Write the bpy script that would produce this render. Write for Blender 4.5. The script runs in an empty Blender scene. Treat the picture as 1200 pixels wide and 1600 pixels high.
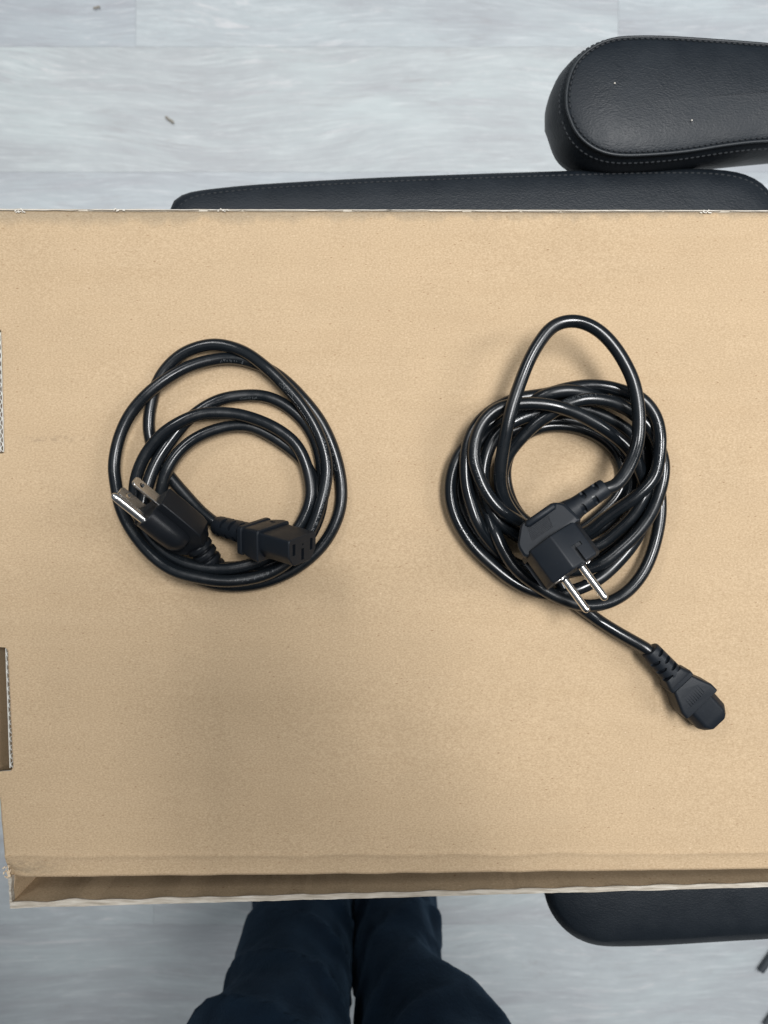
import bpy, bmesh, math, random
import numpy as np
from mathutils import Vector, Matrix, noise
random.seed(5)
SC = bpy.context.scene
COL = SC.collection

# ------------------------------------------------------------------ camera, light, exposure
CAMZ = 1.23          # eye height above the floor
TOP = 0.75           # height of the carton's top panel
cam = bpy.data.cameras.new('camera'); camo = bpy.data.objects.new('camera', cam); COL.objects.link(camo)
camo.location = (0, 0, CAMZ); cam.sensor_fit = 'VERTICAL'; cam.sensor_height = 24; cam.lens = 18
cam.clip_start = 0.004; cam.clip_end = 50
cam.dof.use_dof = True; cam.dof.focus_distance = 0.465; cam.dof.aperture_fstop = 6.3
SC.camera = camo
w = bpy.data.worlds.new('World'); SC.world = w; w.use_nodes = True
w.node_tree.nodes['Background'].inputs[0].default_value = (0.80, 0.90, 1.0, 1)
w.node_tree.nodes['Background'].inputs[1].default_value = 0.10

def lamp(name, loc, size, power, color, aim):
    l = bpy.data.lights.new(name, 'AREA'); l.shape = 'RECTANGLE'; l.size, l.size_y = size; l.energy = power; l.color = color
    o = bpy.data.objects.new(name, l); COL.objects.link(o); o.location = loc
    o.rotation_euler = (Vector(aim) - Vector(loc)).to_track_quat('-Z', 'Y').to_euler()
    return o
WARM = (0.985, 0.985, 0.985)
lamp('ceiling_panel_key', (0.42, 0.27, 2.75), (0.38, 0.85), 46, WARM, (0.42, 0.25, 0))
lamp('ceiling_panel_rear', (-1.1, 1.5, 2.75), (0.4, 1.2), 19, WARM, (-1.1, 1.5, 0))
lamp('ceiling_panel_side', (2.1, 0.2, 2.75), (0.4, 1.2), 29, WARM, (1.7, 0.1, 0))
lamp('ceiling_bounce', (0.2, 0.8, 2.85), (4.5, 4.5), 16, (0.86, 0.93, 1.0), (0.2, 0.8, 0))
SC.view_settings.view_transform = 'Standard'; SC.view_settings.look = 'None'
SC.view_settings.exposure = 0.0; SC.view_settings.gamma = 1

# ------------------------------------------------------------------ helpers
def P(px, py, z):
    d = CAMZ - z
    return Vector(((px - 600) / 1200 * d, (800 - py) / 1200 * d, z))

def tag(o, label=None, cat=None, group=None, kind=None):
    if label: o['label'] = label
    if cat: o['category'] = cat
    if group: o['group'] = group
    if kind: o['kind'] = kind
    return o

def thing(name, loc, label, cat, group=None):
    o = bpy.data.objects.new(name, None); COL.objects.link(o); o.location = loc; o.empty_display_size = .02
    return tag(o, label, cat, group)

def link_mesh(name, me, mat, parent=None, smooth=True, sharp=35):
    me.name = name
    o = bpy.data.objects.new(name, me); COL.objects.link(o)
    if mat and not me.materials: me.materials.append(mat)
    if smooth:
        me.polygons.foreach_set('use_smooth', [True] * len(me.polygons))
        me.set_sharp_from_angle(angle=math.radians(sharp))
    if parent:
        o.parent = parent
        off = Vector((0, 0, 0)); q = parent
        while q: off += q.location; q = q.parent
        o.location = -off                      # every mesh is modelled in world coordinates
    return o

def from_bm(name, bm, mat, parent=None, smooth=True, sharp=35):
    bmesh.ops.recalc_face_normals(bm, faces=bm.faces)
    me = bpy.data.meshes.new(name); bm.to_mesh(me); bm.free()
    return link_mesh(name, me, mat, parent, smooth, sharp)

def loft(bm, rings, cap=True, M=None, closed=True):
    vr = []
    for r in rings:
        vr.append([bm.verts.new((M @ Vector(p)) if M else Vector(p)) for p in r])
    n = len(vr[0])
    for a, b in zip(vr, vr[1:]):
        for i in range(n if closed else n - 1):
            j = (i + 1) % n
            bm.faces.new((a[i], a[j], b[j], b[i]))
    if cap:
        for r in (vr[0], vr[-1]):
            try: bm.faces.new(r)
            except ValueError: pass
    return vr

def rpoly(pts, r, k=4):
    """closed polygon with rounded corners"""
    out = []; n = len(pts)
    for i in range(n):
        p = Vector(pts[i]); a = Vector(pts[i - 1]); b = Vector(pts[(i + 1) % n])
        da = a - p; db = b - p
        rr = r[i] if isinstance(r, (list, tuple)) else r
        ra = min(rr, da.length * .48); rb = min(rr, db.length * .48)
        A = p + da.normalized() * ra; B = p + db.normalized() * rb
        for t in range(k + 1):
            u = t / k
            out.append(A * (1 - u) ** 2 + p * 2 * u * (1 - u) + B * u * u)
    return out

def rect(wy, hz, cy=0, cz=0): return [(cy - wy, cz - hz), (cy + wy, cz - hz), (cy + wy, cz + hz), (cy - wy, cz + hz)]
def ring_x(x, poly, s=1.0): return [(x, p[0] * s, p[1] * s) for p in poly]
def ring_y(y, poly): return [(p[0], y, p[1]) for p in poly]
def ring_z(z, poly): return [(p[0], p[1], z) for p in poly]
def circ(r, n=24, cy=0, cz=0, rz=None): return [(cy + r * math.cos(2 * math.pi * i / n), cz + (rz or r) * math.sin(2 * math.pi * i / n)) for i in range(n)]

def box(bm, c, s, M=None, bev=0):
    b2 = bmesh.new(); bmesh.ops.create_cube(b2, size=1)
    for v in b2.verts: v.co = Vector((v.co.x * s[0] + c[0], v.co.y * s[1] + c[1], v.co.z * s[2] + c[2]))
    if bev: bmesh.ops.bevel(b2, geom=list(b2.edges), offset=bev, segments=2, affect='EDGES', profile=.5)
    if M: bmesh.ops.transform(b2, matrix=M, verts=b2.verts)
    me = bpy.data.meshes.new('t'); b2.to_mesh(me); b2.free(); bm.from_mesh(me); bpy.data.meshes.remove(me)

def bool_cut(o, cutbm):
    bmesh.ops.recalc_face_normals(cutbm, faces=cutbm.faces)
    me = bpy.data.meshes.new('cut'); cutbm.to_mesh(me); cutbm.free()
    c = bpy.data.objects.new('cut', me); COL.objects.link(c)
    par, loc = o.parent, o.location.copy(); o.parent = None; o.location = (0, 0, 0)
    m = o.modifiers.new('b', 'BOOLEAN'); m.object = c; m.operation = 'DIFFERENCE'; m.solver = 'EXACT'
    bpy.context.view_layer.update()
    dg = bpy.context.evaluated_depsgraph_get()
    nm = bpy.data.meshes.new_from_object(o.evaluated_get(dg))
    o.modifiers.clear(); old = o.data; o.data = nm; nm.name = old.name
    bpy.data.objects.remove(c); bpy.data.meshes.remove(me); bpy.data.meshes.remove(old)
    nm.polygons.foreach_set('use_smooth', [True] * len(nm.polygons)); nm.set_sharp_from_angle(angle=math.radians(30))
    o.parent = par; o.location = loc

def catmull(pts, step=0.05):
    """dense centripetal-ish Catmull-Rom through numpy rows"""
    pts = np.array(pts, float); out = []
    ext = np.vstack([2 * pts[0] - pts[1], pts, 2 * pts[-1] - pts[-2]])
    for i in range(1, len(ext) - 2):
        p0, p1, p2, p3 = ext[i - 1:i + 3]
        n = max(2, int(np.linalg.norm((p2 - p1)[:2]) / step))
        for k in range(n):
            t = k / n
            out.append(.5 * ((2 * p1) + (-p0 + p2) * t + (2 * p0 - 5 * p1 + 4 * p2 - p3) * t * t + (-p0 + 3 * p1 - 3 * p2 + p3) * t ** 3))
    out.append(pts[-1]); return np.array(out)

# ------------------------------------------------------------------ materials
class NT:
    def __init__(s, name, rough=.5, color=(.5, .5, .5), metal=0, spec=.5):
        s.m = bpy.data.materials.new(name); s.m.use_nodes = True; s.t = s.m.node_tree; s.b = s.t.nodes['Principled BSDF']
        s.b.inputs['Base Color'].default_value = (*color, 1); s.b.inputs['Roughness'].default_value = rough
        s.b.inputs['Metallic'].default_value = metal; s.b.inputs['Specular IOR Level'].default_value = spec
        s.co = s.t.nodes.new('ShaderNodeTexCoord').outputs['Object']
    def n(s, typ, **k):
        x = s.t.nodes.new(typ)
        for a, b in k.items(): setattr(x, a, b)
        return x
    def l(s, a, b): s.t.links.new(a, b)
    def mapping(s, scale=(1, 1, 1), loc=(0, 0, 0), rot=(0, 0, 0), src=None):
        m = s.n('ShaderNodeMapping'); m.inputs['Scale'].default_value = scale; m.inputs['Location'].default_value = loc; m.inputs['Rotation'].default_value = rot
        s.l(src or s.co, m.inputs['Vector']); return m.outputs[0]
    def noise(s, scale, detail=3, rough=.5, dist=0, vec=None):
        x = s.n('ShaderNodeTexNoise'); x.inputs['Scale'].default_value = scale; x.inputs['Detail'].default_value = detail
        x.inputs['Roughness'].default_value = rough; x.inputs['Distortion'].default_value = dist; s.l(vec or s.co, x.inputs['Vector']); return x.outputs['Fac']
    def ramp(s, fac, stops):
        r = s.n('ShaderNodeValToRGB'); e = r.color_ramp.elements
        while len(e) < len(stops): e.new(.5)
        for q, (p, c) in zip(e, stops): q.position = p; q.color = (*c, 1) if len(c) == 3 else c
        s.l(fac, r.inputs[0]); return r.outputs[0]
    def rng(s, fac, a, b, c=0, d=1):
        r = s.n('ShaderNodeMapRange'); r.inputs[1].default_value = a; r.inputs[2].default_value = b; r.inputs[3].default_value = c; r.inputs[4].default_value = d
        s.l(fac, r.inputs[0]); return r.outputs[0]
    def mix(s, fac, a, b, mode='MIX'):
        x = s.n('ShaderNodeMix', data_type='RGBA', blend_type=mode)
        for v, i in ((fac, 0), (a, 6), (b, 7)):
            if hasattr(v, 'type') and not isinstance(v, (tuple, float, int)): s.l(v, x.inputs[i])
            else: x.inputs[i].default_value = (*v, 1) if isinstance(v, tuple) else v
        return x.outputs[2]
    def math(s, op, a, b=None):
        x = s.n('ShaderNodeMath', operation=op)
        for v, i in ((a, 0), (b, 1)):
            if v is None: continue
            if isinstance(v, (float, int)): x.inputs[i].default_value = v
            else: s.l(v, x.inputs[i])
        return x.outputs[0]
    def sep(s, src=None):
        x = s.n('ShaderNodeSeparateXYZ'); s.l(src or s.co, x.inputs[0]); return x.outputs
    def col(s, c): s.l(c, s.b.inputs['Base Color'])
    def rough(s, c): s.l(c, s.b.inputs['Roughness'])
    def bump(s, h, dist, strength=1.0):
        x = s.n('ShaderNodeBump'); x.inputs['Distance'].default_value = dist; x.inputs['Strength'].default_value = strength
        s.l(h, x.inputs['Height']); s.l(x.outputs[0], s.b.inputs['Normal']); return x

def mat_kraft(name, base, dirt=False, dark=1.0):
    m = NT(name, .88, base, spec=.25)
    c1 = tuple(v * .86 * dark for v in base); c2 = tuple(min(1, v * 1.12 * dark) for v in base)
    big = m.noise(28, 5, .6)
    c = m.mix(m.rng(big, .3, .7), tuple(v * .97 * dark for v in base), tuple(v * 1.02 * dark for v in base))
    c = m.mix(m.rng(m.noise(40, 4, .6, vec=m.mapping((.12, 1.6, 1))), .35, .65), m.mix(1.0, c, (.985, .98, .975), 'MULTIPLY'), m.mix(1.0, c, (1.01, 1.01, 1.015), 'MULTIPLY'))
    fib = m.noise(1000, 4, .7, vec=m.mapping((.75, 1.15, 1)))
    c = m.mix(m.rng(fib, .32, .68), m.mix(1.0, c, (.80, .77, .74), 'MULTIPLY'), m.mix(1.0, c, (1.14, 1.17, 1.21), 'MULTIPLY'))
    mid = m.noise(300, 3, .6, vec=m.mapping((1, 1.5, 1)))
    c = m.mix(m.rng(mid, .58, .74, 0, .12), c, m.mix(1.0, c, (1.12, 1.13, 1.16), 'MULTIPLY'))
    c = m.mix(m.rng(m.noise(150, 2, .5, vec=m.mapping((1, 1, 1), (3, 7, 1))),   .60, .75, 0, .12), c, m.mix(1.0, c, (.88, .85, .82), 'MULTIPLY'))
    # thin dark and pale fibres
    for k, (rot, tint) in enumerate((((0, 0, .7), (.62, .5, .42)), ((0, 0, -.5), (.6, .5, .42)), ((0, 0, 1.4), (1.2, 1.25, 1.35)), ((0, 0, .1), (1.2, 1.24, 1.3)))):
        v = m.n('ShaderNodeTexVoronoi'); v.inputs['Scale'].default_value = 150; v.inputs['Randomness'].default_value = 1
        m.l(m.mapping((1, 3.0, 1), (k * 3.1, k, 0), rot), v.inputs['Vector'])
        sel = m.math('LESS_THAN', v.outputs['Distance'], .10 + .015 * (k % 2))
        s2 = m.sep(v.outputs['Color'])[0]
        sel = m.math('MULTIPLY', sel, m.math('GREATER_THAN', s2, .90 if k < 2 else .84))
        c = m.mix(m.math('MULTIPLY', sel, .9), c, m.mix(1.0, c, tint, 'MULTIPLY'))
    xyz = m.sep()
    if dirt:
        yt = P(0, 329, TOP).y; yb = P(0, 1366, TOP).y
        jit = m.noise(60, 4, .65, vec=m.mapping((1, .35, 1)))
        # rubbed grey edge along the far side, strongest at the left
        d = m.math('SUBTRACT', yt, xyz[1])
        reach = m.math('ADD', m.rng(xyz[0], -.24, .22, .010, .0035), m.math('MULTIPLY', m.math('SUBTRACT', jit, .5), .020))
        f = m.rng(m.math('DIVIDE', d, m.math('MAXIMUM', reach, .0006)), .4, 1.05, .62, 0)
        grey = m.mix(1.0, c, (.60, .66, .74), 'MULTIPLY')
        c = m.mix(f, c, grey)
        # scuffed grey patch at the near-left corner
        d2 = m.math('ABSOLUTE', m.math('SUBTRACT', xyz[1], yb + .0035))
        f2 = m.math('MULTIPLY', m.rng(d2, .003, .006, 1, 0), m.rng(xyz[0], -.225, -.195, 1, 0))
        f2 = m.math('MULTIPLY', f2, m.rng(m.noise(150, 5, .7, vec=m.mapping((1, 2, 1))), .40, .60, 0, .6))
        c = m.mix(f2, c, m.mix(1.0, c, (.5, .54, .58), 'MULTIPLY'))
        # short rubbed line beside the left coil
        ys = P(0, 686, TOP).y
        d3 = m.math('ABSOLUTE', m.math('SUBTRACT', xyz[1], ys))
        f3 = m.math('MULTIPLY', m.rng(d3, .0004, .0026, 1, 0), m.math('MULTIPLY', m.rng(xyz[0], -.230, -.218, 0, 1), m.rng(xyz[0], -.205, -.175, 1, 0)))
        f3 = m.math('MULTIPLY', f3, m.rng(m.noise(260, 3, .6), .45, .6, 0, .5))
        c = m.mix(f3, c, m.mix(1.0, c, (.55, .55, .56), 'MULTIPLY'))
        # faint wide horizontal rubbing
        f4 = m.rng(m.noise(26, 4, .6, vec=m.mapping((.22, 1.6, 1), (0, 2, 0))), .55, .75, 0, .16)
        c = m.mix(f4, c, m.mix(1.0, c, (.9, .84, .78), 'MULTIPLY'))
    m.col(c)
    wv = m.n('ShaderNodeTexWave', wave_type='BANDS', bands_direction='Y'); wv.inputs['Scale'].default_value = 32; wv.inputs['Distortion'].default_value = .3
    m.l(m.co, wv.inputs['Vector'])
    h = m.math('ADD', m.math('MULTIPLY', fib, .5), m.math('MULTIPLY', wv.outputs['Fac'], .10))
    m.bump(h, .00018, .6)
    return m.m

KRAFT = (.49, .362, .226)
M_lid = mat_kraft('kraft_board_top', KRAFT, dirt=True)
M_in = mat_kraft('kraft_board_inside', KRAFT, dark=1.0)

def mat_edge():
    m = NT('cut_board_edge', .9, (.6, .55, .47), spec=.2)
    n = m.noise(300, 4, .6, vec=m.mapping((.25, 2.2, 1)))
    m.col(m.ramp(n, [(.25, (.27, .235, .185)), (.5, (.43, .385, .32)), (.75, (.58, .545, .48))])); m.bump(n, .0004, .8); return m.m
M_edge = mat_edge()
M_fray = NT('pale_torn_paper', .9, (.66, .62, .55)).m

def mat_plank():
    m = NT('pale_grey_wood_plank', .42, spec=.4)
    oi = m.n('ShaderNodeObjectInfo').outputs['Random']
    sh = m.n('ShaderNodeCombineXYZ'); m.l(m.math('MULTIPLY', oi, 37.0), sh.inputs[0]); m.l(m.math('MULTIPLY', oi, 91.0), sh.inputs[1])
    va = m.n('ShaderNodeVectorMath', operation='ADD'); m.l(m.co, va.inputs[0]); m.l(sh.outputs[0], va.inputs[1])
    v = va.outputs[0]
    warp = m.noise(2.2, 2, .5, vec=m.mapping((.6, 1.6, 1), src=v))
    cb = m.n('ShaderNodeCombineXYZ'); m.l(m.math('MULTIPLY', warp, .19), cb.inputs[1])
    vb = m.n('ShaderNodeVectorMath', operation='ADD'); m.l(v, vb.inputs[0]); m.l(cb.outputs[0], vb.inputs[1]); v2 = vb.outputs[0]
    g0 = m.noise(4.5, 4, .6, .3, vec=m.mapping((.8, 2.2, 1), (4, 1, 0), src=v2))
    g1 = m.noise(11, 6, .68, .3, vec=m.mapping((.35, 3.2, 1), src=v2))
    g2 = m.noise(26, 6, .72, .25, vec=m.mapping((.22, 3.4, 1), src=v2))
    c = m.mix(m.rng(g0, .35, .65), (.545, .555, .575), (.65, .69, .70))
    c = m.mix(m.rng(g1, .34, .46, .5, 0), c, (.52, .51, .535))
    c = m.mix(m.rng(g1, .54, .68, 0, .45), c, (.74, .765, .775))
    br = m.math('MULTIPLY', m.rng(g2, .55, .68, 0, 1), m.rng(g0, .42, .6, .1, .75))
    c = m.mix(br, c, (.83, .845, .85))
    c = m.mix(m.rng(g2, .32, .43, .3, 0), c, (.52, .52, .53))
    fine = m.noise(110, 6, .75, .1, vec=m.mapping((.16, 2.2, 1), src=v2))
    c = m.mix(m.rng(fine, .52, .66, 0, .42), c, (.86, .87, .88))
    c = m.mix(m.rng(fine, .32, .47, .42, 0), c, (.46, .46, .48))
    tint = m.ramp(m.math('FRACT', m.math('MULTIPLY', oi, 7.3)), [(0, (.93, .94, .95)), (1, (1.03, 1.03, 1.0))])
    c = m.mix(1.0, c, tint, 'MULTIPLY')
    c = m.mix(1.0, c, (.94, 1.0, 1.02), 'MULTIPLY')
    vein = m.noise(34, 7, .75, 1.6, vec=m.mapping((.20, 1.9, 1), (7, 3, 0), src=v2))
    c = m.mix(m.math('MULTIPLY', m.rng(vein, .56, .66, 0, .5), m.rng(g0, .35, .6, .2, 1)), c, (.90, .90, .90))
    c = m.mix(m.math('MULTIPLY', m.rng(vein, .34, .44, .32, 0), m.rng(g0, .4, .65, 1, .3)), c, (.40, .39, .39))
    c = m.mix(1.0, c, (.975, .94, .94), 'MULTIPLY')
    m.col(c); m.rough(m.rng(g2, .3, .7, .5, .38)); m.bump(fine, .0005, .5); return m.m
M_plank = mat_plank()

def mat_leather():
    m = NT('black_grained_leather', .42, (.014, .017, .022), spec=.36)
    v = m.n('ShaderNodeTexVoronoi', feature='SMOOTH_F1'); v.inputs['Scale'].default_value = 620
    wn = m.noise(240, 3, .6)
    cb = m.n('ShaderNodeCombineXYZ'); m.l(m.math('MULTIPLY', wn, .004), cb.inputs[0]); m.l(m.math('MULTIPLY', wn, .003), cb.inputs[1])
    va = m.n('ShaderNodeVectorMath', operation='ADD'); m.l(m.mapping((1, 1.7, 1), rot=(0, 0, .35)), va.inputs[0]); m.l(cb.outputs[0], va.inputs[1]); m.l(va.outputs[0], v.inputs['Vector'])
    n = m.noise(45, 3, .6)
    h = m.math('ADD', m.math('MULTIPLY', v.outputs['Distance'], 1.0), m.math('MULTIPLY', wn, .9))
    m.bump(h, .0006, .30); m.rough(m.rng(n, .3, .7, .46, .56))
    m.col(m.ramp(n, [(.3, (.007, .0105, .015)), (.7, (.010, .0142, .0195))])); return m.m
M_leather = mat_leather()
M_thread = NT('dark_grey_thread', .8, (.015, .018, .022)).m
M_piping = NT('black_piping', .45, (.016, .02, .024)).m
M_seatunder = NT('black_moulded_plastic', .5, (.02, .02, .022)).m

def mat_pvc():
    m = NT('glossy_black_cable_sheath', .27, (.006, .008, .010), spec=.5)
    n = m.noise(160, 4, .6); n2 = m.noise(30, 3, .6)
    m.rough(m.rng(m.noise(38, 4, .7), .35, .65, .13, .36)); m.bump(m.math('ADD', m.math('MULTIPLY', n, .3), n2), .0002, .12)
    sp = m.noise(900, 2, .5); m.col(m.mix(m.rng(sp, .72, .78, 0, .5), (.006, .008, .0102), (.05, .055, .06))); return m.m
M_pvc = mat_pvc()
def mat_rubber(name, col, r):
    m = NT(name, r, col, spec=.27)
    n = m.noise(2200, 2, .5); n2 = m.noise(70, 3, .6); m.bump(n, .00012, .5); m.rough(m.rng(n2, .3, .7, r - .06, r + .07))
    sp = m.noise(700, 2, .5); m.col(m.mix(m.rng(sp, .70, .78, 0, .35), tuple(c for c in col), tuple(c * 3.5 for c in col))); return m.m
M_satin = mat_rubber('satin_black_moulded_rubber', (.008, .0095, .012), .33)
M_matte = mat_rubber('matte_black_moulded_rubber', (.008, .011, .0155), .46)
M_print = NT('embossed_sheath_marks', .4, (.06, .066, .07)).m
M_hole = NT('dark_socket_contact', .5, (.006, .006, .007)).m
def mat_nickel():
    m = NT('nickel_plated_metal', .22, (.72, .71, .69), metal=1)
    n = m.noise(120, 2, .5); m.rough(m.rng(n, .3, .7, .18, .27)); return m.m
M_nickel = mat_nickel()
def mat_cloth(name, a, b, sc=900):
    m = NT(name, .95, a, spec=.1)
    n = m.noise(14, 5, .65); wv = m.noise(sc, 2, .5, vec=m.mapping((1, 1, .25)))
    m.col(m.mix(m.rng(n, .35, .7), a, b)); m.bump(m.math('ADD', m.math('MULTIPLY', wv, .6), m.noise(60, 4, .6)), .0022, .5)
    m.b.inputs['Sheen Weight'].default_value = .12; m.b.inputs['Sheen Roughness'].default_value = .5; m.b.inputs['Sheen Tint'].default_value = (.25, .45, .7, 1); return m.m
M_trousers = mat_cloth('dark_navy_brushed_cotton', (.0018, .0050, .0105), (.0038, .0112, .0225))

# ------------------------------------------------------------------ floor planks
def plank(x0, x1, y0, y1, parent):
    g = .00012; bm = bmesh.new()
    prof = [(x0 + g, y0 + g), (x1 - g, y0 + g), (x1 - g, y1 - g), (x0 + g, y1 - g)]
    def inset(k): return [(x0 + g + k, y0 + g + k), (x1 - g - k, y0 + g + k), (x1 - g - k, y1 - g - k), (x0 + g + k, y1 - g - k)]
    loft(bm, [ring_z(-.008, prof), ring_z(-.0002, prof), ring_z(0, inset(.0004))])
    return from_bm('plank', bm, M_plank, parent, smooth=False)
bm = bmesh.new(); box(bm, (0, 0, -.014), (6, 6, .01)); 
floor = from_bm('floor', bm, NT('underlay', .9, (.30, .31, .32)).m, None, False); tag(floor, kind='structure')
PW = .2009
edge0 = P(0, 73, 0).y
joints = {0: (212, 966), 7: (240, 1050), 1: (1100,), 2: (700,), 6: (620,)}
for r in range(-5, 13):
    y1 = edge0 - (r - 1) * PW; y0 = y1 - PW
    # row 0 is the one ending at py 73
    js = [P(j, 0, 0).x for j in joints.get(r, ())]
    if not js: js = [-1.6 + ((r * 7) % 5) * .31]
    xs = sorted(js); x = xs[0]
    while x > -1.8: x -= 1.22; xs.insert(0, x)
    x = xs[-1]
    while x < 1.8: x += 1.22; xs.append(x)
    for a, b in zip(xs, xs[1:]): plank(a, b, y0, y1, floor)

# ------------------------------------------------------------------ carton
boxo = thing('cardboard_box', (0, 0, .65), 'large worn brown cardboard box lying flat on the black chair seat under both cords', 'box')
BOT = .652
def lid_left(py):
    # left rim in px with the two cut-outs
    base = -16 if py < 1204 else -16 + 16 * (py - 1204) / 43 if py < 1247 else (0 + (py - 1247) * .085)
    def notch(y0, y1, xr0, xr1, rad):
        if y0 < py < y1:
            t = (py - y0) / (y1 - y0); x = xr0 + (xr1 - xr0) * t
            e = min(py - y0, y1 - py)
            if e < rad: x -= (rad - math.sqrt(max(0, rad * rad - (rad - e) ** 2)))
            return x
        return None
    v = notch(513, 710, 1.5, 6.5, 6)
    if v is None: v = notch(1009, 1205, 11.5, 20.5, 9)
    return max(base, v) if v is not None else base
def lid_back(px): return 328.5 + 2.5 * px / 1200 + .8 * noise.noise(Vector((px * .02, 3, 0)))
def lid_front(px): return 1373.5 - 13.5 * px / 1200 + 1.1 * noise.noise(Vector((px * .018, 9, 0))) + .5 * noise.noise(Vector((px * .11, 5, 0)))
def lid_z(px, py):
    z = .0008 * noise.noise(Vector((px * .004, py * .004, 2))) + .0003 * noise.noise(Vector((px * .02, py * .03, 5)))
    crease = 1338 - 6 * px / 1200 + 3.5 * noise.noise(Vector((px * .012, 1, 7)))
    d = py - crease
    z += .0004 * math.exp(-(d / 4) ** 2)
    if d > 0: z -= .0030 * (1 - math.exp(-d / 30))
    if py < 338: z -= .0012 * (338 - py) / 10
    c = math.hypot(px - 6, py - 1374)          # crushed corner
    if c < 26: z -= .0035 * (1 - c / 26) + .0015 * noise.noise(Vector((px * .22, py * .22, 0)))
    return z
rows = sorted(set(list(np.arange(0, 1.00001, 1 / 260)) + [(y - 329) / 1043 for y in (513, 515, 518, 521, 702, 705, 708, 710, 1009, 1011, 1014, 1018, 1022, 1192, 1196, 1200, 1203, 1205, 1332, 1336, 1340, 1344, 1348)]))
us = [0, .002, .005, .01, .016, .024, .035] + list(np.linspace(.05, 1, 70))
bm = bmesh.new(); grid = []
for t in rows:
    line = []
    for u in us:
        py0 = 329 + t * 1043; L = lid_left(py0); px = L + (1262 - L) * u
        py = lid_back(px) + t * (lid_front(px) - lid_back(px))
        if u == 0: px += .7 * noise.noise(Vector((py * .08, 0, 3)))
        p = P(px, py, TOP); p.z += lid_z(px, py); line.append(bm.verts.new(p))
    grid.append(line)
for a, b in zip(grid, grid[1:]):
    for i in range(len(us) - 1): bm.faces.new((a[i], b[i], b[i + 1], a[i + 1]))
lid = from_bm('lid_panel', bm, M_lid, boxo, True, 60)
lid.data.materials.append(M_edge)
if lid.data.polygons[100].normal.z < 0: lid.data.flip_normals()
sm = lid.modifiers.new('thick', 'SOLIDIFY'); sm.thickness = .003; sm.offset = -1; sm.material_offset_rim = 1

def strip(name, pts_out, pts_in, ztop, zbot, mat, parent, smooth=False):
    """wall between two matching polylines (outer, inner), from ztop down to zbot"""
    bm = bmesh.new(); rings = []
    for i, (a, b) in enumerate(zip(pts_out, pts_in)):
        zt = ztop(i) if callable(ztop) else ztop
        rings.append([(a.x, a.y, zbot), (a.x, a.y, zt), (b.x, b.y, zt), (b.x, b.y, zbot)])
    loft(bm, rings)
    return from_bm(name, bm, mat, parent, smooth)

def wob(x, k, a): return a * noise.noise(Vector((x * .02, k, 0))) + a * .5 * noise.noise(Vector((x * .09, k, 3)))
xs = np.linspace(16, 1262, 110)
def f_out(x): return 1418 - 33 * (x - 16) / 1184 + wob(x, 1, 1.2)
def f_in(x):
    bulge = -3.2 * math.exp(-((x - 118) / 22) ** 2) - 1.5 * math.exp(-((x - 265) / 20) ** 2)
    return 1410.5 - 31 * (x - 16) / 1184 + wob(x, 2, 1.4) * .8 + bulge * .8
fo = [P(x, f_out(x), TOP) for x in xs]; fi = [P(x, f_in(x), TOP) for x in xs]
strip('front_wall', fo, fi, TOP - .0006, BOT, M_in, boxo)
strip('cut_edge', [p + Vector((0, -.0002, 0)) for p in fo], [p + Vector((0, .0003 * math.sin(i) + .0004, 0)) for i, p in enumerate(fi)], lambda i: TOP + .0004 + .0003 * noise.noise(Vector((i * .5, 0, 0))), TOP - .0005, M_edge, boxo)
ys = np.linspace(300, 1412, 120)
def lw_out(y): return -19 if y < 1204 else -19 + 16.3 * (y - 1204) / 36 if y < 1240 else (-2.7 + (y - 1240) * .0927)
lo = [P(lw_out(y) + wob(y, 4, .5) * .4, y if y < 1400 else y, TOP) for y in ys if y > 329]
li = [p + Vector((.0022, 0, 0)) for p in lo]
strip('left_wall', lo, li, TOP - .0042, BOT, M_in, boxo)
y2 = np.linspace(1371, 1413, 14)
lo2 = [P(12.5 + (y - 1371) * .06 + .5 * math.sin(y * .4), y, TOP) for y in y2]; li2 = [P(18 + 1.3 * math.exp(-((y - 1392) / 9) ** 2) * -1, y, TOP) for y in y2]
strip('cut_edge', lo2, li2, lambda i: TOP - .0002 + .0003 * noise.noise(Vector((i * .9, 4, 0))), TOP - .004, M_edge, boxo)
strip('corner_flap', [p + Vector((.0003, 0, 0)) for p in lo2], [p + Vector((.0003, 0, 0)) for p in li2], TOP - .0042, BOT + .002, M_in, boxo)
# far wall with its frayed cut edge
xb = np.linspace(-8, 1262, 140)
bo = [P(x, 325.6 + 2.2 * x / 1200 + wob(x, 6, .7), TOP - .0015) for x in xb]; bi = [p + Vector((0, -.0022, 0)) for p in bo]
strip('back_wall', bo, bi, lambda i: TOP - .0022 + .0006 * noise.noise(Vector((i * .6, 1, 0))), BOT, M_edge, boxo)
bm = bmesh.new()
x0 = -6
while x0 < 1255:
    ln = random.choice((40, 70, 120, 160)) * random.uniform(.7, 1.2); off = random.uniform(-.5, .5); n_ = int(ln / 6) + 3; rings = []
    for k in range(n_):
        x = x0 + ln * k / (n_ - 1); th = (.35 + .45 * abs(noise.noise(Vector((x * .05, 11, 0))))) * min(1, .2 + 3 * math.sin(math.pi * k / (n_ - 1)))
        yc = 328.2 + 2.3 * x / 1200 + off + wob(x * 2, 8, .6)
        p = P(x, yc, TOP - .0006); h = th * .0004
        rings.append([(p.x, p.y - h, p.z - .0006), (p.x, p.y - h, p.z + .0008), (p.x, p.y + h, p.z + .0008), (p.x, p.y + h, p.z - .0006)])
    loft(bm, rings); x0 += ln - random.choice((-14, -3, 6, 10))
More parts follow.
